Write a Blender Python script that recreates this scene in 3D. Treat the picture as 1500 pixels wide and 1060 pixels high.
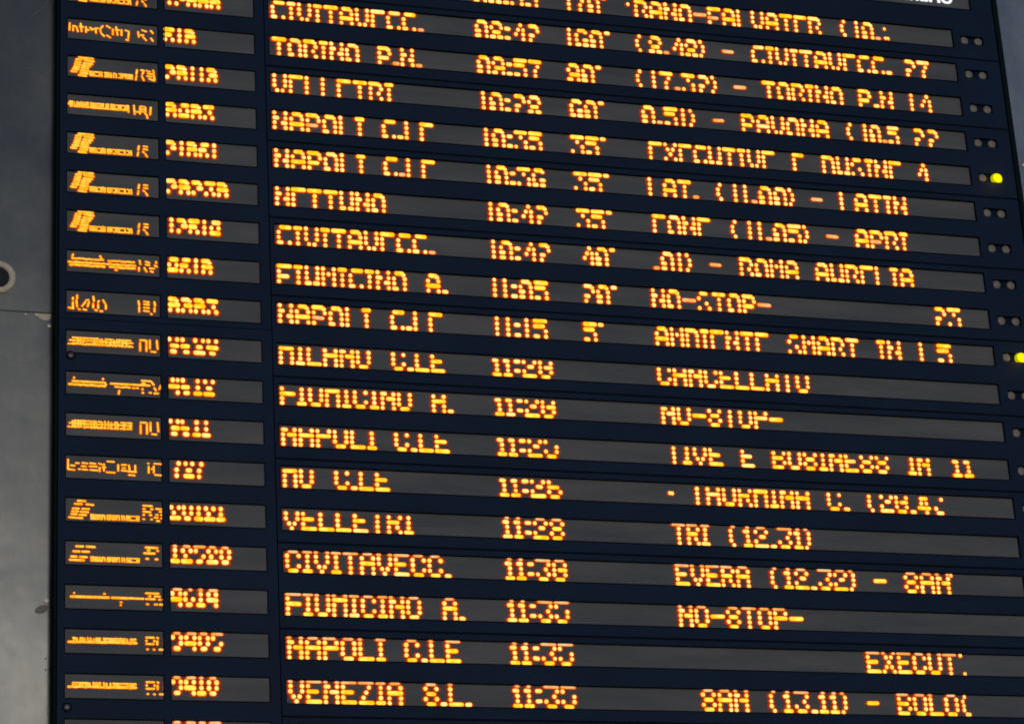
import bpy, bmesh, math, random
from mathutils import Matrix, Vector
R_ = math.radians
# ---------------------------------------------------------------- camera, light, exposure
ZB = 5.33          # height of the board's datum line (top edge of the first full display row)
sc = bpy.context.scene
for o in list(bpy.data.objects): bpy.data.objects.remove(o)
cd = bpy.data.cameras.new('camera'); cam = bpy.data.objects.new('camera', cd); sc.collection.objects.link(cam)
# board axes: u to the right, v down, w into the wall; world: x = u, z = ZB - v, y = w
right = Vector((0.9575344428, -0.2828071428, -0.0561062458))
down = Vector((0.0544092473, 0.3683453139, -0.9280955574))
fwd = Vector((0.2831385255, 0.8856307638, 0.3680906486))
m = Matrix((right, -down, -fwd)).transposed().to_4x4()
m.translation = Vector((-0.8545617185, -6.283423838, ZB - 3.7304113245))
cam.matrix_world = m
cd.sensor_fit = 'HORIZONTAL'; cd.sensor_width = 36.0
cd.lens = 36.0 * 3994.2843 / 1500.0
cd.clip_start = .05; cd.clip_end = 2000
sc.camera = cam
SUN_EL, SUN_AZ = R_(9.5), R_(176)   # elevation; direction the light comes from, measured from +y clockwise
w = bpy.data.worlds.new('World'); sc.world = w; w.use_nodes = True
nt = w.node_tree; nt.nodes.clear()
sky = nt.nodes.new('ShaderNodeTexSky'); sky.sky_type = 'NISHITA'; sky.sun_disc = False
sky.sun_elevation = SUN_EL; sky.sun_rotation = SUN_AZ; sky.air_density = 1.0; sky.dust_density = .6; sky.ozone_density = 4.0
bg = nt.nodes.new('ShaderNodeBackground'); bg.inputs[1].default_value = .09
wo = nt.nodes.new('ShaderNodeOutputWorld')
nt.links.new(sky.outputs[0], bg.inputs[0]); nt.links.new(bg.outputs[0], wo.inputs[0])
ld = bpy.data.lights.new('sun', 'SUN'); ld.energy = .66; ld.angle = R_(10); ld.color = (1, .86, .68)
sun = bpy.data.objects.new('sun', ld); sc.collection.objects.link(sun)
sd = Vector((math.sin(SUN_AZ) * math.cos(SUN_EL), math.cos(SUN_AZ) * math.cos(SUN_EL), math.sin(SUN_EL)))
sun.rotation_euler = sd.to_track_quat('Z', 'Y').to_euler()
vs = sc.view_settings; vs.view_transform = 'Standard'; vs.look = 'None'; vs.exposure = 0; vs.gamma = 1; vs.use_curve_mapping = False
sc.render.film_transparent = False
sc.cycles.pixel_filter_type = 'BLACKMAN_HARRIS'; sc.cycles.filter_width = 1.8
rnd = random.Random(4)

# ---------------------------------------------------------------- materials
def lin(c): return tuple((x / 12.92 if x <= .04045 else ((x + .055) / 1.055) ** 2.4) for x in c)
def srgb(r, g, b): return lin((r / 255, g / 255, b / 255)) + (1,)
def mat(name):
    m = bpy.data.materials.new(name); m.use_nodes = True; nt = m.node_tree; nt.nodes.clear()
    out = nt.nodes.new('ShaderNodeOutputMaterial'); return m, nt, out
def N(nt, t, **k):
    n = nt.nodes.new(t)
    for a, b in k.items(): setattr(n, a, b)
    return n
def noise(nt, scale, detail=4, rough=.55, stretch=(1, 1, 1)):
    tc = N(nt, 'ShaderNodeTexCoord'); mp = N(nt, 'ShaderNodeMapping'); mp.inputs['Scale'].default_value = stretch
    nz = N(nt, 'ShaderNodeTexNoise'); nz.inputs['Scale'].default_value = scale; nz.inputs['Detail'].default_value = detail
    nz.inputs['Roughness'].default_value = rough
    nt.links.new(tc.outputs['Object'], mp.inputs[0]); nt.links.new(mp.outputs[0], nz.inputs['Vector']); return nz
def ramp(nt, src, stops):
    r = N(nt, 'ShaderNodeValToRGB'); e = r.color_ramp.elements
    e[0].position, e[0].color = stops[0]; e[1].position, e[1].color = stops[-1]
    for p, c in stops[1:-1]: x = e.new(p); x.color = c
    nt.links.new(src, r.inputs[0]); return r
def g(v): return (v, v, v, 1)
def paint(name, c0, c1, rough, spec=.3, scale=30, bump=0.0, metallic=0.0, stretch=(1, 1, 1), r0=None):
    m, nt, out = mat(name); b = N(nt, 'ShaderNodeBsdfPrincipled')
    nz = noise(nt, scale, 6, .6, stretch); r = ramp(nt, nz.outputs[0], [(.3, c0), (.7, c1)])
    nt.links.new(r.outputs[0], b.inputs['Base Color'])
    b.inputs['Roughness'].default_value = rough; b.inputs['Metallic'].default_value = metallic
    b.inputs['Specular IOR Level'].default_value = spec
    if r0 is not None:
        n2 = noise(nt, scale * .4, 5, .6, stretch); rr = ramp(nt, n2.outputs[0], [(.3, g(r0)), (.7, g(rough))])
        nt.links.new(rr.outputs[0], b.inputs['Roughness'])
    if bump:
        bp = N(nt, 'ShaderNodeBump'); bp.inputs['Strength'].default_value = bump; bp.inputs['Distance'].default_value = .004
        nt.links.new(nz.outputs[0], bp.inputs['Height']); nt.links.new(bp.outputs[0], b.inputs['Normal'])
    nt.links.new(b.outputs[0], out.inputs[0]); return m
def glow(name, c, s=1.0, c2=None, scale=45):
    m, nt, out = mat(name); e = N(nt, 'ShaderNodeEmission'); e.inputs[1].default_value = s
    if c2:
        nz = noise(nt, scale, 1); r = ramp(nt, nz.outputs[0], [(.38, c), (.62, c2)]); nt.links.new(r.outputs[0], e.inputs[0])
    else: e.inputs[0].default_value = c
    nt.links.new(e.outputs[0], out.inputs[0]); return m
M = {}
M['frame'] = paint('navy_painted_steel', (.0026, .0125, .038, 1), (.0050, .0170, .050, 1), .62, .09, 4)
M['seam'] = paint('dark_joint', (.003, .007, .016, 1), (.004, .008, .018, 1), .8, .05)
M['lamp_plate'] = paint('lamp_plate_navy', (.003, .010, .030, 1), (.004, .012, .034, 1), .7, .06)
M['trim'] = paint('dark_edge_trim', (.003, .008, .012, 1), (.004, .010, .014, 1), .8, .05)
M['screen'] = paint('grey_display_filter', (.060, .071, .092, 1), (.104, .113, .132, 1), .6, .12, 5, stretch=(.5, 1, 3))  # stretched noise puts an uneven hazy sheen into the base colour
def led_grid(m, k, lo, hi):
    # faint grid of unlit lamps behind the tinted filter: multiplies the base colour
    nt = m.node_tree; b = [n for n in nt.nodes if n.type == 'BSDF_PRINCIPLED'][0]; src = b.inputs['Base Color'].links[0].from_socket
    tc = N(nt, 'ShaderNodeTexCoord'); sp = N(nt, 'ShaderNodeSeparateXYZ'); nt.links.new(tc.outputs['Object'], sp.inputs[0]); o = []
    for i in (0, 2):
        a = N(nt, 'ShaderNodeMath', operation='MULTIPLY'); a.inputs[1].default_value = k; nt.links.new(sp.outputs[i], a.inputs[0])
        s = N(nt, 'ShaderNodeMath', operation='SINE'); nt.links.new(a.outputs[0], s.inputs[0]); o.append(s)
    p = N(nt, 'ShaderNodeMath', operation='MULTIPLY'); nt.links.new(o[0].outputs[0], p.inputs[0]); nt.links.new(o[1].outputs[0], p.inputs[1])
    mr = N(nt, 'ShaderNodeMapRange'); mr.inputs[1].default_value = -1; mr.inputs[3].default_value = lo; mr.inputs[4].default_value = hi
    nt.links.new(p.outputs[0], mr.inputs[0]); mx = N(nt, 'ShaderNodeVectorMath', operation='SCALE')
    nt.links.new(src, mx.inputs[0]); nt.links.new(mr.outputs[0], mx.inputs['Scale']); nt.links.new(mx.outputs[0], b.inputs['Base Color'])
led_grid(M['screen'], math.pi / .0073, .975, 1.025)
M['bezel'] = paint('grey_screen_border', (.078, .086, .102, 1), (.086, .094, .110, 1), .6, .3, 60)
M['lens_off'] = paint('unlit_lamp_lens', (.13, .13, .135, 1), (.18, .17, .168, 1), .45, .3, 90)
M['screw'] = paint('screw_head', (.03, .035, .045, 1), (.045, .05, .06, 1), .4, .5, 90)
def cladding(lum=1.0):
    m, nt, out = mat('brushed_steel_cladding'); b = N(nt, 'ShaderNodeBsdfPrincipled')
    b.inputs['Metallic'].default_value = .45; b.inputs['Specular IOR Level'].default_value = .6
    n1 = noise(nt, 2.4, 5, .55, (1.6, 1, .7)); n2 = noise(nt, 70, 5, .7, (1, 1, .5)); n3 = noise(nt, 3.4, 3, .5, (1.2, 1, 1)); n4 = noise(nt, 60, 4, .6, (6, 1, .3))
    mx = N(nt, 'ShaderNodeMix', data_type='FLOAT'); mx.inputs[0].default_value = .25
    nt.links.new(n1.outputs[0], mx.inputs[2]); nt.links.new(n2.outputs[0], mx.inputs[3])
    r = ramp(nt, mx.outputs[0], [(.34, tuple(q * lum for q in (.022, .029, .036)) + (1,)), (.5, tuple(q * lum for q in (.034, .041, .049)) + (1,)), (.66, tuple(q * lum for q in (.050, .056, .062)) + (1,))])
    nt.links.new(r.outputs[0], b.inputs['Base Color'])
    rr = ramp(nt, n3.outputs[0], [(.35, g(.20)), (.65, g(.30))]); nt.links.new(rr.outputs[0], b.inputs['Roughness'])
    bp = N(nt, 'ShaderNodeBump'); bp.inputs['Strength'].default_value = .10; bp.inputs['Distance'].default_value = .016
    nt.links.new(n3.outputs[0], bp.inputs['Height']); nt.links.new(bp.outputs[0], b.inputs['Normal'])
    nt.links.new(b.outputs[0], out.inputs[0]); return m
M['clad'] = cladding(1.3); M['clad_light'] = cladding(5.0)
M['shade_grey'] = paint('grey_shadow', (.075, .084, .080, 1), (.095, .10, .095, 1), .45, .3, 30)  # grey for the rivet's painted shadow, also used on the joint lip
M['scratch'] = paint('scratched_metal', (.10, .11, .12, 1), (.16, .17, .17, 1), .4, .4, 40)
M['pale'] = paint('pale_filler', (.40, .38, .33, 1), (.52, .49, .42, 1), .6, .3, 40)
M['white'] = paint('white_rivet', (.6, .6, .62, 1), (.75, .75, .75, 1), .4, .5, 80)
M['hole'] = paint('dark_hole', (.006, .010, .018, 1), (.010, .016, .026, 1), .7, .2)
M['core'] = glow('led_core', srgb(255, 198, 84), 1.45, srgb(255, 222, 128))
M['bar'] = glow('led_bar_core', srgb(255, 186, 22), 1.4, srgb(255, 222, 84))
M['dimcore'] = glow('led_dim_core', srgb(255, 170, 80), 1.0, srgb(255, 206, 140))
M['smallcore'] = glow('small_led_core', srgb(255, 166, 30), 1.25, srgb(255, 202, 70), 120)
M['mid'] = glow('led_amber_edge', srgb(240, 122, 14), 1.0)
M['halo'] = glow('led_painted_glow', srgb(200, 70, 4), 1.0)  # bloom around each lamp, painted as an emissive ring
M['red_spill'] = glow('led_painted_red_spill', srgb(176, 42, 6), 1.0, srgb(124, 32, 12), 30)  # red light spilt on the panel, painted as a wider emissive ring
M['yellow'] = glow('yellow_lamp', srgb(255, 246, 0), 1.1)
M['yellow_rim'] = glow('yellow_lamp_rim', srgb(190, 178, 0), 1.0)
M['whiteled'] = glow('white_led', srgb(246, 248, 250), 1.1)
WORDS=[
(1,'CIVITAVECC.',0.5376,0.9640),(2,'TORINO',0.5379,0.7808),(2,'P.N.',0.8275,0.9538),(3,'VELLETRI',0.5371,0.8708),(4,'NAPOLI',0.5350,0.7865),
(4,'C.LE',0.8303,0.9766),(5,'NAPOLI',0.5367,0.7859),(5,'C.LE',0.8309,0.9763),(6,'NETTUNO',0.5364,0.8358),(7,'CIVITAVECC.',0.5376,0.9649),
(8,'FIUMICINO',0.5358,0.8836),(8,'A.',0.9322,0.9951),(9,'NAPOLI',0.5359,0.7844),(9,'C.LE',0.8312,0.9750),(10,'MILANO',0.5350,0.7786),
(10,'C.LE',0.8291,0.9753),(11,'FIUMICINO',0.5351,0.8831),(11,'A.',0.9313,0.9932),(12,'NAPOLI',0.5354,0.7859),(12,'C.LE',0.8281,0.9767),
(13,'MO',0.5365,0.6194),(13,'C.LE',0.6684,0.8156),(14,'VELLETRI',0.5367,0.8722),(15,'CIVITAVECC.',0.5372,0.9655),(16,'FIUMICINO',0.5357,0.8835),
(16,'A.',0.9337,0.9962),(17,'NAPOLI',0.5364,0.7873),(17,'C.LE',0.8308,0.9789),(18,'VENEZIA',0.5367,0.8261),(18,'S.L.',0.8748,1.0012),
(19,'TORINO',0.5363,0.7754),(19,'P.N.',0.8215,0.9456),(0,'08:35',1.1062,1.2958),(0,"170'",1.3699,1.4965),(1,'08:42',1.1051,1.2936),
(1,"160'",1.3636,1.4996),(2,'09:57',1.1046,1.2933),(2,"90'",1.3616,1.4662),(3,'10:28',1.1051,1.2844),(3,"60'",1.3626,1.4661),
(4,'10:35',1.1075,1.2806),(4,"35'",1.3578,1.4638),(5,'10:36',1.1086,1.2831),(5,"35'",1.3591,1.4648),(6,'10:42',1.1077,1.2831),(6,"35'",1.3591,1.4645),
(7,'10:42',1.1092,1.2837),(7,"40'",1.3631,1.4666),(8,'11:05',1.1061,1.2698),(8,"20'",1.3588,1.4625),(9,'11:15',1.1065,1.2610),(9,"5'",1.3573,1.4182),
(10,'11:20',1.0995,1.2682),(11,'11:20',1.1002,1.2683),(12,'11:25',1.1006,1.2695),(13,'11:26',1.1002,1.2720),(14,'11:28',1.1022,1.2711),
(15,'11:30',1.1028,1.2709),(16,'11:35',1.1020,1.2695),(17,'11:35',1.1027,1.2731),(18,'11:35',1.1034,1.2728),(19,'11:40',1.1034,1.2722),
(0,'RANO-FALVATER',1.5743,2.1421),(0,'(',2.1917,2.2170),(0,'10.',2.2367,2.3253),(1,'(',1.5649,1.5876),(1,'8.48)',1.6079,1.7855),(1,'-',1.8266,1.8653),
(1,'CIVITAVECC.',1.9144,2.3477),(1,'27',2.3811,2.4666),(2,'(',1.5588,1.5800),(2,'17.32)',1.6024,1.8118),(2,'-',1.8519,1.8919),
(2,'TORINO',1.9372,2.1856),(2,'P.N',2.2291,2.3403),(2,'14',2.3810,2.4592),(3,'0.51)',1.5700,1.7374),(3,'-',1.7803,1.8159),(3,'PAVONA',1.8641,2.1310),
(3,'(',2.1752,2.2002),(3,'10.5',2.2264,2.3455),(3,'22',2.3819,2.4683),(4,'EXECUTIVE',1.5824,1.9575),(4,'E',2.0060,2.0442),(4,'BUSINE',2.0945,2.3408),
(4,'4',2.3799,2.4209),(5,'LAT.',1.5715,1.7223),(5,'(',1.7651,1.7885),(5,'11.00)',1.8133,2.0111),(5,'-',2.0502,2.0884),(5,'LATIN',2.1363,2.3428),
(6,'EONE',1.5760,1.7474),(6,'(',1.7986,1.8210),(6,'11.05)',1.8455,2.0430),(6,'-',2.0836,2.1240),(6,'APRI',2.1708,2.3340),(7,'.01)',1.5693,1.6896),
(7,'-',1.7315,1.7686),(7,'ROMA',1.8179,1.9941),(7,'AURELIA',2.0396,2.3373),(8,'NO-STOP-',1.5554,1.9023),(8,'23',2.3789,2.4670),
(9,'AMBIENTE',1.5568,1.8858),(9,'SMART',1.9366,2.1486),(9,'IN',2.1987,2.2739),(9,'1',2.3173,2.3461),(9,'5',2.3772,2.4265),
(10,'CANCELLATO',1.5541,1.9917),(11,'NO-STOP-',1.5563,1.9037),(12,'TIVE',1.5627,1.7227),(12,'E',1.7702,1.8122),(12,'BUSINESS',1.8583,2.1987),
(12,'IN',2.2504,2.3198),(12,'11',2.3794,2.4491),(13,'TAORMINA',1.6181,1.9583),(13,'G.',2.0041,2.0718),(13,'(',2.1123,2.1426),
(13,'20.4',2.1558,2.3078),(13,';',2.3158,2.3490),(14,'TRI',1.5601,1.6664),(14,'(',1.7109,1.7362),(14,'12.31)',1.7565,1.9571),
(15,'EVERA',1.5594,1.7684),(15,'(',1.8155,1.8426),(15,'12.32)',1.8597,2.0719),(15,'-',2.1134,2.1534),(15,'SAN',2.2004,2.3376),
(16,'NO-STOP-',1.5592,1.9062),(17,'EXECUT',2.0677,2.3292),(18,'SAN',1.6021,1.7338),(18,'(',1.7809,1.8071),(18,'13.11)',1.8249,2.0131),
(18,'-',2.0564,2.0947),(18,'BOLO',2.1423,2.3204),]
NUMS=[
(1,'12800',0.2540,0.4049),(2,'510',0.2482,0.3375),(3,'20119',0.2519,0.3939),(4,'8403',0.2521,0.3836),(5,'21061',0.2511,0.3929),
(6,'20238',0.2511,0.4169),(7,'12514',0.2529,0.3945),(8,'4610',0.2519,0.3724),(9,'8903',0.2532,0.3850),(10,'9628',0.2503,0.3832),
(11,'4612',0.2515,0.3728),(12,'9611',0.2514,0.3602),(13,'727',0.2595,0.3462),(14,'20121',0.2511,0.3936),(15,'12520',0.2525,0.4061),
(16,'4614',0.2514,0.3721),(17,'9405',0.2513,0.3829),(18,'9410',0.2509,0.3700),(19,'9403',0.2498,0.3736),]
CUTS = [(0, [(2.338, 0.3), (2.338, 0.82), (2.3466, 0.82)]), (17, [(2.3392, 0.07), (2.3471, 0.92)]), (15, [(2.3396, 0.09)]), (18, [(2.3368, 0.1), (2.331, 0.3), (2.3329, 0.5), (2.3329, 0.7), (2.3466, 0.9), (2.3407, 0.9)]), (13, [(1.5641, 0.47), (1.5707, 0.47)]), (0, [(1.5583, 0.3)])]
# ---------------------------------------------------------------- helpers (board coordinates u, v, w -> world)
def P(u, v, w): return (u, w, ZB - v)
COL = sc.collection
def obj(name, vf, mats, parent=None, smooth=False, bevel=0):
    vs_, fs, mi = vf
    me = bpy.data.meshes.new(name); me.from_pydata(vs_, [], fs)
    for mm in (mats if isinstance(mats, (list, tuple)) else [mats]): me.materials.append(mm)
    if mi:
        for p, i in zip(me.polygons, mi): p.material_index = i
    if smooth:
        for p in me.polygons: p.use_smooth = True
    o = bpy.data.objects.new(name, me); COL.objects.link(o)
    if parent is not None: o.parent = parent; o.matrix_parent_inverse = Matrix.Translation(-origin(parent))
    if bevel:
        b = o.modifiers.new('bevel', 'BEVEL'); b.width = bevel; b.segments = 2; b.limit_method = 'ANGLE'
    return o
ORG = {}
def origin(o): return ORG.get(o.name, Vector((0, 0, 0)))
class MB:
    def __init__(s): s.v = []; s.f = []; s.m = []
    def add(s, v, f, m=0):
        n = len(s.v); s.v += v; s.f += [tuple(i + n for i in q) for q in f]; s.m += ([m] * len(f) if isinstance(m, int) else m)
    def box(s, u0, u1, v0, v1, w0, w1, m=0):
        s.add([P(u0, v0, w0), P(u1, v0, w0), P(u1, v1, w0), P(u0, v1, w0), P(u0, v0, w1), P(u1, v0, w1), P(u1, v1, w1), P(u0, v1, w1)],
              [(0, 3, 2, 1), (4, 5, 6, 7), (0, 1, 5, 4), (2, 3, 7, 6), (1, 2, 6, 5), (3, 0, 4, 7)], m)
    def disc(s, u, v, r, w0, w1, n=24, dome=0.0, m=0, ring=None):
        # lathe about the board normal, from w0 (back) to w1 (front, smaller w)
        prof = [(r, w0), (r, w1 + dome * .6), (r * .82, w1 + dome * .22), (r * .5, w1 + dome * .04)] if dome else [(r, w0), (r, w1 + .0006), (r * .93, w1)]
        V = []
        for (q, ww) in prof:
            for k in range(n):
                a = 2 * math.pi * k / n; V.append(P(u + q * math.cos(a), v + q * math.sin(a), ww))
        V.append(P(u, v, w1)); F = []
        L = len(prof)
        for j in range(L - 1):
            for k in range(n):
                k2 = (k + 1) % n; F.append((j * n + k, j * n + k2, (j + 1) * n + k2, (j + 1) * n + k))
        for k in range(n): F.append(((L - 1) * n + k, (L - 1) * n + (k + 1) % n, L * n))
        mi = [m] * len(F)
        if ring is not None: mi[:n * 2] = [ring] * (n * 2)
        s.add(V, F, mi)
    def capsule(s, u0, v0, u1, v1, r, w, h, mats=(6, 0, 1, 2), ry=None, n=6):
        ry = ry or r
        L = math.hypot(u1 - u0, v1 - v0); a0 = math.atan2(v1 - v0, u1 - u0) if L > 1e-6 else 0.0
        ins = [(1.88, 1.30, 0.0), (1.30, 1.17, -.12), (1.04, 1.02, -.45), (.84, .82, -.62)]; V = []; cnt = 2 * (n + 1)  # the two outer rings paint glow and red spill around the lamp
        for (k, ky, hh) in ins:
            for e, (cu, cv, st) in enumerate(((u1, v1, -math.pi / 2), (u0, v0, math.pi / 2))):
                for i in range(n + 1):
                    a = a0 + st + math.pi * i / n
                    du, dv = r * k * math.cos(a), ry * ky * math.sin(a)
                    V.append(P(cu + du, cv + dv, w + hh * h))
        F = []; mi = []
        for j in range(3):
            for i in range(cnt):
                i2 = (i + 1) % cnt; F.append((j * cnt + i, j * cnt + i2, (j + 1) * cnt + i2, (j + 1) * cnt + i)); mi.append(mats[j])
        F.append(tuple(3 * cnt + i for i in range(cnt))); mi.append(mats[3])
        s.add(V, F, mi)
    def plate(s, us, vs2, holes, w0, w1, m=0):
        # plate on the grid us x vs2; holes: set of (i, j) cells left open; front at w0, back at w1
        for i in range(len(us) - 1):
            for j in range(len(vs2) - 1):
                if (i, j) in holes: continue
                s.quad(us[i], us[i + 1], vs2[j], vs2[j + 1], w0, m)
                for (a, b, e) in ((i - 1, j, 0), (i + 1, j, 1), (i, j - 1, 2), (i, j + 1, 3)):
                    if (a, b) in holes or a < 0 or b < 0 or a >= len(us) - 1 or b >= len(vs2) - 1:
                        u0, u1, v0, v1 = us[i], us[i + 1], vs2[j], vs2[j + 1]
                        q = {0: [(u0, v0), (u0, v1)], 1: [(u1, v1), (u1, v0)], 2: [(u1, v0), (u0, v0)], 3: [(u0, v1), (u1, v1)]}[e]
                        s.add([P(*q[0], w0), P(*q[1], w0), P(*q[1], w1), P(*q[0], w1)], [(0, 1, 2, 3)], m)
    def quad(s, u0, u1, v0, v1, w, m=0):
        s.add([P(u0, v0, w), P(u0, v1, w), P(u1, v1, w), P(u1, v0, w)], [(0, 1, 2, 3)], m)
    def build(s, name, mats, parent=None, **k): return obj(name, (s.v, s.f, s.m), mats, parent, **k)
def thing(name, label, cat, loc):
    o = bpy.data.objects.new(name, None); COL.objects.link(o); o.location = loc; o.empty_display_size = .1
    o['label'] = label; o['category'] = cat; ORG[o.name] = Vector(loc); return o

# ---------------------------------------------------------------- glyphs, as the strobing lamps show them
def T(s):
    d = {}
    for line in s.strip().split('\n'):
        k, v = line.split(' ', 1); d[k] = v.strip().split('/')
    return d
GA = T("""A .XXX./X...X/XXXXX/X...X
B XXXX./X...X/X...X/X...X
C .XXXX/X..../X..../XX..X
E XXXXX/X..../X..../X....
F XXXXX/X..../XXXX./X....
I XXX/.X./.X./.X.
L X..../X..../X..../X....
M X...X/X.X.X/X...X/X...X
N X...X/XX..X/X..XX/X...X
O .XXX./X...X/X...X/XX..X
P XXXX./X...X/XXXX./X....
R XXXX./X...X/X..X./X...X
S .XXX./X..../...X./X...X
T XXXXX/..X../..X../..X..
U X...X/X...X/X...X/XX.XX
V X...X/X...X/X...X/.X.X.
X X...X/.X.X./..X../X...X
0 .XXX./X...X/XX..X/XX..X
1 .X./.X./.X./.X.
2 .XXX./....X/.XX../.X...
3 XXXXX/..X../....X/X...X
4 ...X./..X.X/.X..X/....X
5 XXXXX/XXXX./....X/XX..X
6 .XXX./X..../X..XX/XX.XX
7 XXXXX/...X./..X../..X..
8 .XXX./X...X/.XXX./XX.XX
9 .XXX./X...X/.XXXX/XX..X
. ../../../XX
' XX/../../..
( ..X/.X./.X./..X
) X../.X./.X./X..
: ../XX/../XX""")
GC = T("""A .XXX./X...X/XXXXX/X...X/X...X
B XXXX./X...X/XXXX./X...X/XXXX.
C .XXX./X...X/X..../X...X/.XXX.
E XXXXX/X..../XXXX./X..../XXXXX
F XXXXX/X..../XXXXX/X..../X....
G .XXX./X...X/X..../X...X/.XXX.
I XXX/.X./.X./.X./XXX
L X..../X..../X..../X..../XXXXX
M X...X/XXXXX/X...X/X...X/X...X
N X...X/XX..X/X.XXX/X...X/X...X
O .XXX./X...X/X...X/X...X/.XXX.
P XXXX./X...X/XXXXX/X..../X....
R XXXX./X...X/XXXX./X..X./X...X
S .XXX./X...X/.XXX./X...X/.XXX.
T XXXXX/..X../..X../..X../..X..
U X...X/X...X/X...X/X...X/.XXX.
V X...X/X...X/X...X/.X.X./..X..
X X...X/.X.X./..X../.X.X./X...X
Z XXXXX/...X./..X../.X.../XXXXX
0 .XXX./X...X/X.XXX/X...X/.XXX.
1 .X./XX./.X./.X./XXX
2 .XXX./X...X/..XX./X..../XXXXX
3 XXXXX/....X/...X./X...X/.XXX.
4 ...X./.XXX./.X.X./XXXXX/...X.
5 XXXXX/X..../....X/X...X/.XXX.
6 ..X../X..../XXXX./X...X/.XXX.
8 .XXX./X...X/.XXX./X...X/.XXX.
. ../../../../XX
( ..X/.X./.X./.X./..X
) X../.X./.X./.X./X..
: ../XX/../XX/..
; ...../...X./...../X..../.XXX.""")
NA = T("""0 XXX./XXXX/X..X
1 .X./.X./.X.
2 XXX./..XX/X...
3 XXXX/..X./X..X
4 .XXX/X..X/XXXX
5 XXXX/XXX./X..X
6 .XXX/XXX./X..X
8 XXX./XXXX/X..X
9 XXX./.XXX/X..X""")
NB = T("""0 X..X/X..X/.XX.
1 .X./.X./XXX
2 X..X/.XX./XXXX
4 .X.X/XXXX/...X
6 X.../XXX./.XX.
7 ..X./.X../.X..
8 X..X/XXXX/.XX.
9 X..X/.XXX/.XX.""")
NC = T("""0 .XX./X..X/X..X/.XX.
1 .X./.X./.X./XXX
2 .XX./X..X/.X../XXXX
3 XXXX/..X./X..X/.XX.
4 .XXX/X..X/XXXX/...X
5 XXXX/X.../...X/.XX.
6 ..X./X.../X..X/.XX.
9 .XX./X..X/...X/.XX.""")
FR = {'A': (.115, .37, .61, .86), 'C': (.055, .24, .465, .69, .905)}
FN = {'A': (.13, .39, .63), 'B': (.16, .45, .71), 'C': (.07, .245, .48, .70)}
PITCH, ROWP, H, HL = .0073, .11, .058, .0596
def state(r): return 'A' if r <= 9 else ('B' if r <= 13 else 'C')
def vrow(r, left=False): return ROWP * r + ((.0002 if r < 10 else -.0018) if left else (.0028 if r >= 10 else 0))
WR = .0068        # the screens' front face, just behind the frame face
def runs(s):
    out = []; i = 0
    while i < len(s):
        if s[i] == 'X':
            j = i
            while j + 1 < len(s) and s[j + 1] == 'X': j += 1
            out.append((i, j)); i = j + 1
        else: i += 1
    return out
MT = [M['halo'], M['mid'], M['core'], M['bar'], M['dimcore'], M['smallcore'], M['red_spill']]
LR = .0058
def lit(mb, u0, u1, v, r=LR, ry=LR, dim=False, small=False):
    j = lambda a: rnd.uniform(-a, a)
    bar = u1 - u0 > .009
    core = 4 if dim else (5 if small else (3 if bar and rnd.random() < .85 else 2))
    k = rnd.uniform(.93, 1.07)
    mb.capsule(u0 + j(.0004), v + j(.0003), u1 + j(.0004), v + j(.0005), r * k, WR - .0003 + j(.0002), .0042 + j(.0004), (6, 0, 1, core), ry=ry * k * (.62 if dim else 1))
def word(r, text, u0, u1, parent, num=False):
    st = state(r); left = num
    if num: G, fr, base, h = {'A': NA, 'B': NB, 'C': NC}[st], FN[st], 4, HL
    else: G, fr, base, h = (GA, FR['A'], 5, H) if st == 'A' else (GC, FR['C'], 5, H)
    top = vrow(r, left); R = LR * 1.22
    glyphs = []; col = 0
    for c in text:
        if c == '-': g_ = None; wd = 5
        else: g_ = G.get(c) or GC[c]; wd = len(g_[0])
        glyphs.append((c, g_, col)); col += wd + 1
    n = col - 1
    p = (u1 - u0 - 2 * R) / (n - 1) if n > 3 else PITCH
    p = max(min(p, .0084), .0056); s0 = (u0 + u1) / 2 - p * (n - 1) / 2
    for c, g_, cc in glyphs:
        mb = MB()
        if g_ is None:
            lit(mb, s0 + cc * p, s0 + (cc + 4) * p, top + h * (.47 if st != 'A' else .50), dim=(st == 'A'), ry=LR * (1.5 if st == 'A' else 1)); mb.build('lit_mark', MT, parent); continue
        for k, rowbits in enumerate(g_):
            if not num and st == 'B' and k == 0: continue
            if c == ':' and st != 'A' and k not in (1, 3): continue
            dimrow = (st == 'C' and k == 0)
            if r == 14 and k == 0 and (u0 < .9 or num): continue
            f = fr[min(k, len(fr) - 1)]
            if st == 'B' and not num: f -= .03
            dd = dimrow or (c in '.-' and st == 'A' and rnd.random() < .7) or (st == 'A' and c in 'FP' and k == 2 and rnd.random() < .4)
            for a, b in runs(rowbits):
                ry = LR * (1.10 if num else 1.0) * ((1.10 if b > a else 1.12) if st == 'A' else (1.06 if b == a else 1.0))
                if dd and not dimrow: ry = LR * 1.5
                lit(mb, s0 + (cc + a) * p, s0 + (cc + b) * p, top + h * f, ry=ry, dim=dd)
                if k == 0 and st == 'A' and b - a >= 2 and b < len(rowbits) - 1 and c not in 'FETS5':
                    lit(mb, s0 + (cc + b + .3) * p, s0 + (cc + b + .75) * p, top + h * (f + .07), r=LR * .85, ry=LR * .9)
        if mb.v: mb.build('lit_digit' if c.isdigit() else ('lit_letter' if c.isalpha() else 'lit_mark'), MT, parent)

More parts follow.
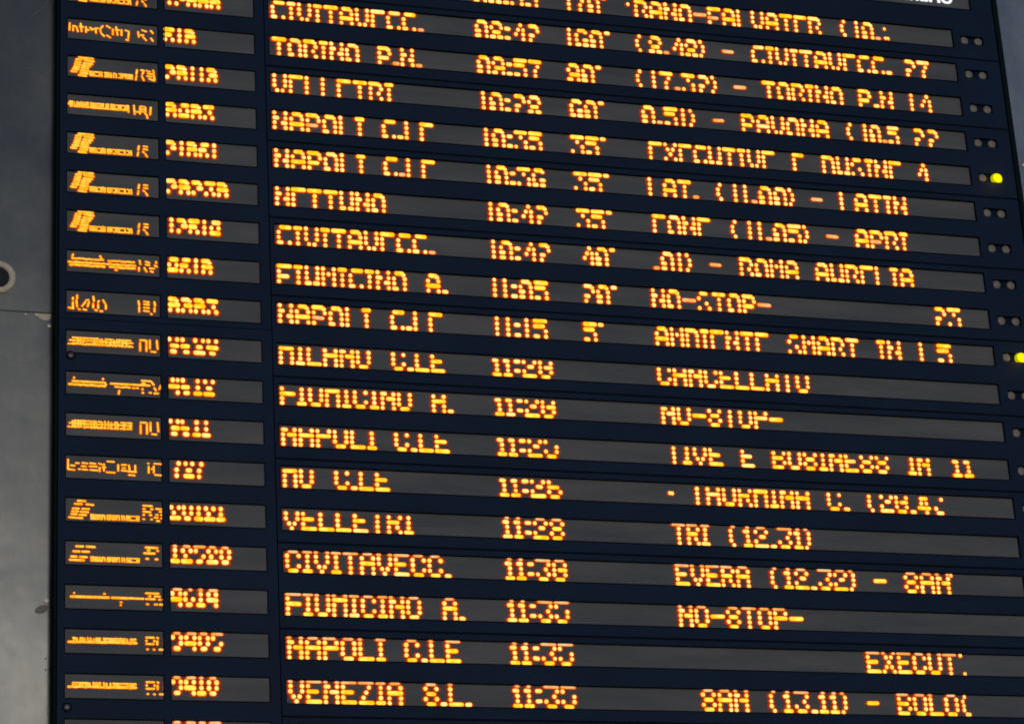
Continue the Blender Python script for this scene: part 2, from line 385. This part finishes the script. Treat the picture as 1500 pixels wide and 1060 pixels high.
# ---------------------------------------------------------------- the wall behind
WW = .06          # the wall's face
wall = thing('steel_wall', 'grey smeared steel cladding wall behind the departure board, with a ring-edged cable hole', 'wall', P(1.2, 2.9, WW + .02))
def panel(u0, u1, v0, v1, m='clad', nu=14, nv=24, tilt=0.0):
    V = []; F = []
    for j in range(nv + 1):
        for i in range(nu + 1):
            a, b = i / nu, j / nv
            w = WW + tilt * b + .0005 * math.sin(a * 9 + b * 5) * math.sin(b * 8 + 1.3 * a)
            V.append(P(u0 + (u1 - u0) * a, v0 + (v1 - v0) * b, w))
    for j in range(nv):
        for i in range(nu):
            k = j * (nu + 1) + i; F.append((k, k + nu + 1, k + nu + 2, k + 1))
    mb = MB(); mb.add(V, F); mb.build('cladding_panel', M[m], wall, smooth=True)
JV = 1.0330
panel(-1.25, .62, -.75, JV - .0016); panel(-1.25, .62, JV + .0016, 2.9)
panel(.624, 2.50, -.75, JV - .0016); panel(.624, 2.50, JV + .0016, 2.9)
panel(2.504, 4.2, -.75, JV - .0016, 'clad_light'); panel(2.504, 4.2, JV + .0016, 2.9, 'clad_light')
b_ = MB(); b_.box(-1.25, -.031, JV + .0004, JV + .0016, WW - .0012, WW + .002); b_.build('joint_lip', M['shade_grey'], wall)
b_ = MB(); b_.box(-1.26, 4.21, -.76, 2.91, WW + .004, WW + .03); b_.build('backing_board', M['hole'], wall)
for (u, v, r) in ((-.0671, 1.0416, .0034), (-.0948, 1.0412, .0030), (-.0358, 1.0690, .0050), (-.0378, 1.7848, .0068), (2.7567, .391, .0060)):
    b_ = MB(); b_.disc(u, v, r, WW + .001, WW - .004, 14, dome=.003); b_.build('rivet', M['white'], wall, smooth=True)
for (u, v) in ((-.0383, 1.928), (-.0383, 1.9552)):
    b_ = MB(); b_.disc(u, v, .0018, WW + .001, WW - .002, 10); b_.build('pin_hole', M['hole'], wall)
def flat(name, m, pts, w0):
    n = len(pts); V = [P(u, v, w0) for u, v in pts] + [P(u, v, WW + .001) for u, v in pts]
    mb = MB(); mb.add(V, [tuple(range(n))] + [(i, (i + 1) % n, n + (i + 1) % n, n + i) for i in range(n)]); mb.build(name, m, wall)
# pale filler below the joint, beside the board
flat('filler_patch', M['pale'], [(-.074, 1.0368), (-.052, 1.0363), (-.031, 1.0358), (-.0315, 1.044), (-.036, 1.052), (-.045, 1.0545), (-.054, 1.052), (-.063, 1.0465), (-.070, 1.0415)], WW - .0015)
# shadow of the pale rivet, painted as a flat grey oval
ov = []
for k in range(22):
    a = 2 * math.pi * k / 22; du, dv = .0170 * math.cos(a), .0095 * math.sin(a); ov.append((-.0490 + du * .93 + dv * .3, 1.8055 + dv - du * .35))
flat('grey_shadow', M['shade_grey'], ov, WW - .0015)
# cable hole with a pale worn rim
def ring(u, v, r0, r1, w0, w1, name, m, n=40):
    mb = MB(); V = []; F = []
    prof = [(r0, w1), (r0 * 1.02, w0), ((r0 + r1) / 2, w0 - .002), (r1, w0), (r1, w1)]
    for q, ww in prof:
        for k in range(n):
            a = 2 * math.pi * k / n; V.append(P(u + q * math.cos(a), v + q * math.sin(a) * (1 + .03 * math.sin(a * 2)), ww))
    for j in range(len(prof) - 1):
        for k in range(n): F.append((j * n + k, j * n + (k + 1) % n, (j + 1) * n + (k + 1) % n, (j + 1) * n + k))
    mb.add(V, F); return mb.build(name, m, wall, smooth=True)
ring(-.1640, .9436, .0275, .0440, WW - .004, WW + .001, 'hole_rim', M['pale'])
b_ = MB(); b_.disc(-.1640, .9436, .028, WW + .001, WW - .003, 30); b_.build('cable_hole', M['hole'], wall)
# thin scratches and rub marks
for (a, b, c, d, t) in ((-.106, .346, -.041, .360, .0008), (-.148, .421, -.068, .433, .0005), (-.091, .197, -.055, .162, .0007), (-.055, .162, -.043, .138, .0007), (-.141, .515, -.091, .523, .0005)):
    L = math.hypot(c - a, d - b); nx, ny = -(d - b) / L * t, (c - a) / L * t
    flat('scratch', M['scratch'], [(a, b), (c, d), (c + nx, d + ny), (a + nx, b + ny)], WW - .0008)

arc = [(-.164 + .13 * k / 14, 1.135 + .036 * math.sin(math.pi * (k + 1.5) / 16.5)) for k in range(15)]
flat('rub_mark', M['scratch'], arc + [(u, v + .0011) for u, v in reversed(arc)], WW - .0008)
arc = [(-.164 + .06 * k / 10, .985 + .030 * (k / 10) ** 2) for k in range(11)]
flat('rub_mark', M['scratch'], arc + [(u, v + .0007) for u, v in reversed(arc)], WW - .0008)

# ---------------------------------------------------------------- the departure board
board = thing('departure_board', 'large navy railway departure board with amber dot-matrix rows of destinations, times and delays', 'departure board', P(1.34, 2.65, .05))
U0, U1, VT, VB = -.0287, 2.7085, -.30, 2.60
mb = MB(); mb.box(U0 + .004, U1 - .004, VT + .004, VB - .004, .034, .0575); mb.build('back_casing', M['frame'], board)
mb = MB(); mb.box(U0, -.0215, VT, VB, .0, .034); mb.build('edge_trim', M['trim'], board, bevel=.0015)
mb = MB(); mb.box(2.693, U1, VT, VB, .0, .034); mb.build('edge_trim', M['trim'], board, bevel=.0015)
rows = list(range(-2, 21))
# left cabinet: type and number windows
def left_face(r0, r1, v0, v1):
    us = [-.0190, 0, .2345, .254, .4925, .5195]; vv = [v0]; holes = set()
    for r in range(r0, r1 + 1):
        t = vrow(r, True)
        vv += [t, t + HL]; j = len(vv) - 2; holes |= {(1, j), (3, j)}
    vv.append(v1)
    mb = MB(); mb.plate(us, vv, holes, .004, .034); mb.build('left_face_plate', M['frame'], board)
left_face(0, 9, -.026, 1.0665)
left_face(10, 20, 1.0680, VB - .003)
mb = MB(); mb.box(-.0190, .5195, VT, -.0275, .004, .034); mb.build('left_face_plate', M['frame'], board)
# main area: face modules that carry two rows each
def main_face(r0, v0, v1):
    us = [.5215, .533, 2.551, 2.578, 2.6485, 2.690]; vv = [v0]; holes = set()
    for r in (r0, r0 + 1):
        t = vrow(r); c = t + H * .5
        vv += [t, c - .0135, c + .0135, t + H]
        j = len(vv) - 4
        holes |= {(1, j), (1, j + 1), (1, j + 2), (3, j + 1)}
    vv.append(v1)
    mb = MB(); mb.plate(us, vv, holes, .002, .034); mb.build('main_face_plate', M['frame'], board)
    # pressed ledge under the upper joint
    l = MB(); l.box(.5215, 2.690, v0 + .0004, v0 + .0032, .0006, .0024); l.build('face_ledge', M['seam'], board)
def gapv(r): return vrow(r) - (ROWP - H) * .40       # joint above row r (odd rows start a module)
for r0 in range(1, 21, 2):
    main_face(r0, gapv(r0) + .0008, gapv(r0 + 2) - .0008 if r0 < 19 else VB - .003)
# header strip with row 0
us = [.5215, .533, 2.551, 2.578, 2.6207, 2.6485, 2.690]; t = vrow(0); c = t + H * .5
vv = [-.18, -.0724, t, c - .0135, c + .0135, t + H, gapv(1) - .0008]
holes = {(1, 0), (2, 0), (3, 0), (1, 2), (1, 3), (1, 4), (3, 3), (4, 3)}
mb = MB(); mb.plate(us, vv, holes, .002, .034); mb.build('main_face_plate', M['frame'], board)
mb = MB(); mb.box(.5215, 2.690, VT, -.1808, .002, .034); mb.build('main_face_plate', M['frame'], board)
# screens
screens = {}
def screen(u0, u1, v0, v1, key, border=0.0):
    mb = MB(); e = .003
    if border:
        mb.box(u0 - e, u1 + e, v0 - e, v1 + e, WR + .0012, .033, 1); mb.box(u0 + border, u1 - border, v0 + border * .55, v1 - border * .35, WR, WR + .0012, 0)
        o = mb.build('display_screen', [M['screen'], M['bezel']], board)
    else:
        mb.box(u0 - e, u1 + e, v0 - e, v1 + e, WR, .033, 0); o = mb.build('display_screen', [M['screen']], board)
    screens[key] = o
    s_ = MB(); k = .0022; a0, a1, b0, b1 = u0, u1, v0, v1; wf = .0006 if key[0] in 'mh' else .0026
    for q in ((a0 - k, a1 + k, b0 - k, b0), (a0 - k, a1 + k, b1, b1 + k), (a0 - k, a0, b0, b1), (a1, a1 + k, b0, b1)): s_.box(*q, wf, .012)
    s_.build('screen_shadow_surround', M['seam'], board)  # dark strips that paint in the shadow border around the screen
    return o
for r in range(0, 21):
    tm = vrow(r); tl = vrow(r, True)
    screen(.533, 2.551, tm, tm + H, ('m', r)); screen(.254, .4925, tl, tl + HL, ('n', r)); screen(0, .2345, tl, tl + HL, ('t', r), .0045)
hs = screen(.533, 2.6207, -.18, -.0724, ('h', 0))
for (r, t_, a, b) in [q for q in WORDS if q[0] < 21]: word(r, t_, a, b, screens[('m', r)])
for (r, t_, a, b) in NUMS: word(r, t_, a, b, screens[('n', r)], num=True)
# cut-off scrolling characters
def bits(r, lst, dim=False):
    mb = MB()
    for (u, f) in lst: lit(mb, u, u, vrow(r) + H * f, r=LR * .85, dim=dim)
    mb.build('cut_off_character', MT, screens[('m', r)])
for rr, lst in CUTS: bits(rr, lst)

# ---------------------------------------------------------------- train-type signs (fine dot matrix)
def stroke(mb, r, x0, f0, x1, f1, rad=.0032):
    k = .2345 / 134.0; top = vrow(r, True); j = rnd.uniform(-.0003, .0003)
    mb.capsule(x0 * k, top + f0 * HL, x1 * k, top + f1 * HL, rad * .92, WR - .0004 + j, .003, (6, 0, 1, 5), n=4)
def band(mb, r, x0, x1, f, seed, rad=.0027, lo=2.5, hi=7, gap=1.2, jf=.012):
    q = random.Random(seed); x = x0
    while x < x1 - .5:
        e = min(x + q.uniform(lo, hi), x1); d = q.uniform(-jf, jf)
        stroke(mb, r, x, f + d, e, f + d, rad); x = e + gap + q.uniform(.9, 1.6)
def letters(mb, r, x0, x1, f0, f1, seed, step=3.3, rad=.0022):
    q = random.Random(seed); x = x0
    while x < x1:
        c = q.random(); e = min(x + step * .8, x1)
        if c < .75: stroke(mb, r, x, f0 + q.uniform(0, .05), x + q.uniform(-.4, .8), f1, rad)
        if c > .25: stroke(mb, r, x, f0 + .02, e, f0 + .03, rad)
        if c > .5: stroke(mb, r, x, f1 - .01, e, f1, rad)
        if .3 < c < .8: stroke(mb, r, x + 1, (f0 + f1) / 2, e, (f0 + f1) / 2 + .02, rad)
        x += step * q.uniform(.75, 1.3)
def many(mb, r, L, rad=.0030):
    for s in L: stroke(mb, r, *s, rad)
IC_A = [(3, .24, 2.5, .58), (8, .36, 8, .60), (8, .36, 12, .38), (13, .40, 15, .62), (19, .22, 20.5, .60), (18, .36, 23, .38), (27, .36, 27, .62), (28, .50, 31, .50), (33, .38, 37, .46), (35, .48, 38, .44), (41, .38, 42, .62), (43, .38, 45, .38),
        (52, .24, 49, .36), (48, .40, 49, .56), (50, .62, 54, .74), (58, .22, 63, .31), (58, .68, 63, .78), (67, .36, 67, .62), (72, .24, 74, .62), (71, .38, 76, .38), (80, .36, 80, .62), (86, .36, 91, .40), (91, .42, 90, .76), (87, .82, 90, .84),
        (105, .38, 106, .62), (109, .52, 113, .52), (111, .28, 117, .33), (112, .60, 117, .76), (124, .27, 127, .38), (124, .64, 127, .76)]
IC_B = [(3, .20, 3, .62), (3, .62, 12, .64), (7, .45, 12, .46), (14, .34, 18, .34), (18, .60, 20, .60), (23, .32, 30, .34), (22, .46, 28, .47), (23, .60, 30, .61), (34, .32, 41, .34), (33, .46, 43, .46), (34, .61, 44, .62), (46, .32, 50, .36), (47, .5, 47, .66), (53, .34, 53, .62), (51, .48, 55, .48),
        (58, .21, 67, .22), (57, .68, 68, .69), (73, .34, 73, .60), (78, .34, 84, .33), (79, .47, 83, .47), (78, .58, 85, .59), (88, .34, 89, .55), (87, .61, 98, .62), (97, .34, 97, .60), (88, .76, 96, .77), (115, .22, 116, .22), (116, .36, 116, .63), (120, .46, 122, .46), (123, .34, 123, .62), (124, .22, 135, .23), (125, .71, 135, .72)]
LOGO_A = [(17, .04, 37, .06), (13, .16, 20, .15), (25, .16, 38, .19), (12, .28, 19, .28), (24, .31, 36, .32), (11, .40, 18, .40), (22, .43, 33, .43), (10, .51, 17, .52), (21, .54, 30, .55), (8, .62, 16, .63), (20, .66, 30, .67), (6, .74, 13, .75), (19, .78, 29, .80), (17, .90, 27, .92)]
R_A = [(105, .42, 104, .60), (104, .72, 103, .88), (112, .42, 117, .43), (112, .56, 117, .57), (111, .68, 113, .72), (115, .80, 117, .90)]
RV_A = [(103, .42, 102, .62), (102, .72, 101, .90), (109, .42, 113, .42), (113, .44, 111, .60), (110, .70, 113, .90), (117, .42, 122, .46), (127, .38, 128, .50), (119, .55, 127, .58), (118, .68, 125, .70), (121, .80, 128, .88), (128, .60, 129, .86)]
def art(r):
    mb = MB()
    if r == 2: many(mb, r, IC_A, .0029)
    elif r == 13: many(mb, r, IC_B, .0027)
    elif r in (1, 3, 5, 6, 7):
        many(mb, r, LOGO_A, .0040); letters(mb, r, 33, 96, .67, .88, 11 if r != 3 else 5, rad=.0026)
        many(mb, r, RV_A if r == 3 else R_A, .0030)
    elif r == 4:
        letters(mb, r, 4, 90, .36, .60, 44, 3.6, .0028); band(mb, r, 12, 90, .58, 45, .0032, gap=.5, lo=.5, hi=3, jf=.015)
        many(mb, r, [(2, .5, 4, .36), (89, .36, 90, .66), (98, .33, 99, .74), (99, .62, 104, .62), (107, .36, 107, .70), (108, .34, 114, .35), (108, .47, 114, .48), (108, .59, 115, .60), (115, .38, 115, .70), (117, .74, 118, .88), (123, .36, 122, .70)])
    elif r == 8:
        band(mb, r, 8, 54, .38, 81, .0034, gap=.6, lo=.3, hi=2.5); band(mb, r, 3, 55, .55, 82, .0036, gap=.1, lo=1, hi=5); band(mb, r, 5, 54, .68, 83, .0036, gap=.2, lo=.5, hi=4); many(mb, r, [(9, .20, 8, .30), (48, .20, 50, .32)])
        band(mb, r, 60, 98, .39, 84, .0034, gap=.4, lo=.5, hi=4); band(mb, r, 58, 100, .55, 85, .0036, gap=.2, lo=1, hi=4); band(mb, r, 62, 98, .68, 86, .0036, gap=.3, lo=.5, hi=3)
        many(mb, r, [(70, .80, 72, .80), (105, .30, 106, .46), (104, .62, 104, .76), (114, .32, 119, .36), (114, .46, 119, .48), (112, .62, 115, .78), (120, .62, 126, .62), (121, .76, 124, .78), (129, .30, 129, .38), (127, .48, 130, .52)])
    elif r == 9:
        many(mb, r, [(9, .34, 9, .42), (9, .54, 9, .76), (3, .80, 10, .83), (15, .22, 15, .36), (14, .46, 15, .74), (17, .84, 19, .86), (22, .70, 27, .50), (28, .42, 31, .40), (32, .50, 30, .70), (24, .84, 28, .86), (38, .24, 39, .44), (38, .56, 38, .74), (41, .84, 43, .86), (46, .42, 45, .48), (45, .58, 45, .76), (52, .38, 55, .52), (56, .58, 56, .76), (48, .88, 51, .88),
                     (103, .32, 104, .50), (104, .60, 104, .80), (111, .32, 118, .34), (111, .45, 118, .46), (111, .60, 118, .61), (111, .74, 118, .76), (126, .32, 127, .48), (126, .58, 126, .76), (121, .86, 122, .88)])
    elif r in (10, 12):
        letters(mb, r, 9, 92, .31, .59, 101 + r, 4.0, .0028); band(mb, r, 5, 94, .45, 102 + r, .0030, gap=.7, lo=.5, hi=4, jf=.012); band(mb, r, 3, 94, .61, 103 + r, .0028, gap=1.6, lo=.2, hi=2.5, jf=.012)
        many(mb, r, [(105, .28, 113, .28), (105, .40, 105, .76), (114, .30, 114, .76), (119, .26, 119, .64), (129, .26, 130, .64), (121, .77, 127, .78)])
    elif r == 11:
        many(mb, r, [(11, .27, 11, .30), (52, .26, 52, .30), (55, .46, 56, .54)])
        stroke(mb, r, 9, .43, 55, .44); band(mb, r, 4, 56, .58, 111, .0036, gap=.2, lo=1, hi=6)
        stroke(mb, r, 63, .46, 118, .46); band(mb, r, 69, 90, .59, 112, gap=.3); band(mb, r, 94, 104, .60, 113)
        many(mb, r, [(75, .76, 74, .90), (107, .26, 120, .27), (108, .38, 111, .38), (121, .30, 124, .42), (139, .28, 139, .29), (134, .44, 132, .60), (108, .62, 108, .66), (108, .80, 109, .80), (118, .78, 120, .78), (125, .56, 127, .66), (125, .80, 130, .79)])
    elif r in (14, 15):
        if r == 14: many(mb, r, [(17, .12, 27, .13), (13, .26, 22, .26), (29, .26, 38, .28), (10, .46, 18, .46), (23, .46, 32, .46), (9, .58, 17, .58), (21, .59, 31, .60), (8, .70, 15, .70), (19, .72, 28, .72), (5, .84, 23, .86)], .0032)
        else: many(mb, r, [(15, .22, 24, .22), (29, .22, 40, .23), (11, .44, 19, .44), (23, .44, 32, .44), (8, .66, 15, .66), (20, .67, 29, .67), (6, .80, 25, .81)], .0034)
        letters(mb, r, 35, 102, .68 if r == 14 else .64, .88 if r == 14 else .82, 141)
        if r == 14: many(mb, r, [(108, .22, 120, .23), (108, .36, 110, .36), (119, .36, 121, .36), (108, .48, 118, .49), (108, .62, 109, .62), (117, .62, 119, .62), (108, .80, 109, .80), (119, .80, 120, .80), (139, .24, 140, .24), (126, .34, 136, .35), (131, .46, 137, .47), (126, .60, 128, .60), (133, .60, 137, .60), (124, .72, 128, .72), (133, .74, 137, .74), (127, .86, 130, .86), (136, .86, 138, .86)])
        else: many(mb, r, [(111, .17, 127, .18), (114, .29, 116, .29), (127, .30, 128, .30), (109, .42, 123, .42), (112, .65, 114, .65), (125, .66, 127, .66)], .0034)
    elif r == 16:
        many(mb, r, [(12, .35, 12, .35), (53, .35, 54, .35)]); stroke(mb, r, 8, .50, 59, .50, .0038); stroke(mb, r, 64, .50, 86, .51, .0036); band(mb, r, 88, 107, .50, 161, .0032)
        many(mb, r, [(76, .68, 77, .68), (76, .80, 76, .80), (111, .27, 128, .27), (115, .39, 117, .39), (123, .39, 130, .39), (111, .51, 123, .51), (129, .52, 131, .52), (140, .28, 141, .28), (137, .39, 138, .39), (135, .52, 137, .52), (112, .73, 114, .73), (123, .73, 126, .73), (130, .73, 134, .73)])
    elif r in (17, 18, 19):
        letters(mb, r, 11, 96, .35, .50, 171 + r, 4.2, .0029); band(mb, r, 5, 98, .53, 172 + r, .0036, lo=1.5, hi=7, gap=.5)
        many(mb, r, [(111, .28, 121, .28), (111, .40, 111, .44), (122, .40, 122, .44), (111, .55, 121, .55), (126, .28, 127, .30), (126, .42, 126, .56), (136, .30, 136, .34), (136, .44, 136, .56), (112, .77, 113, .77), (121, .77, 122, .78), (129, .77, 133, .77)])
    if mb.v: mb.build('lit_train_sign', MT, screens[('t', r)])
for r in range(1, 20): art(r)

# ---------------------------------------------------------------- header lettering, cut by the top of the photograph
cu = bpy.data.curves.new('header', 'FONT'); cu.body = 'Binario'; cu.size = .050; cu.extrude = .0015; cu.offset = .0009; cu.space_character = 1.0
to = bpy.data.objects.new('header_tmp', cu); COL.objects.link(to)
bpy.context.view_layer.update()
me = bpy.data.meshes.new_from_object(to.evaluated_get(bpy.context.evaluated_depsgraph_get())); bpy.data.objects.remove(to)
xs = [v.co.x for v in me.vertices]; k = .186 / (max(xs) - min(xs)); x0 = min(xs)
for v in me.vertices:
    x, y, z = v.co; v.co = P(2.380 + (x - x0) * k, -.0890 - y, WR - .0022 - z)
me.materials.append(M['whiteled'])
ho = bpy.data.objects.new('header_lettering', me); COL.objects.link(ho); ho.parent = hs

# ---------------------------------------------------------------- boarding lamps at the end of each row
for r in range(0, 21):
    v = vrow(r) + H * .49
    mb = MB(); mb.box(2.576, 2.651, v - .0145, v + .0145, .012, .033); mb.build('lamp_plate', M['lamp_plate'], board)
    for k, u in enumerate((2.5908, 2.6350)):
        on = (k == 1 and r in (4, 9)) 
        mb = MB()
        if on:
            gl = bpy.data.lights.new('lamp_glow', 'POINT'); gl.energy = .035; gl.color = (1, .45, .04); gl.shadow_soft_size = .008
            go = bpy.data.objects.new('lamp_glow', gl); COL.objects.link(go); go.location = P(u - .004, v + .006, -.022); go.parent = board; go.matrix_parent_inverse = Matrix.Translation(-origin(board))
            mb.disc(u, v, .0168, .012, .0, 28, dome=.006, m=0, ring=1); o = mb.build('signal_lamp', [M['yellow'], M['yellow_rim']], board); o['label'] = 'lit bright yellow lamp'
        else: mb.disc(u, v, .0124, .012, .006, 24, dome=.004); o = mb.build('signal_lamp', M['lens_off'], board, smooth=True)
for (u, v) in ((.0108, 1.1786 - .012), (.0050, 2.0645 - .004), (.0108, .0905 - .18)):
    mb = MB(); mb.disc(u, v + .0, .0078, .006, .0005, 20, dome=.003); mb.build('screw', M['screw'], board, smooth=True)
    mb = MB(); mb.disc(u, v, .0125, .0055, .0032, 20); mb.build('screw_washer', M['seam'], board)
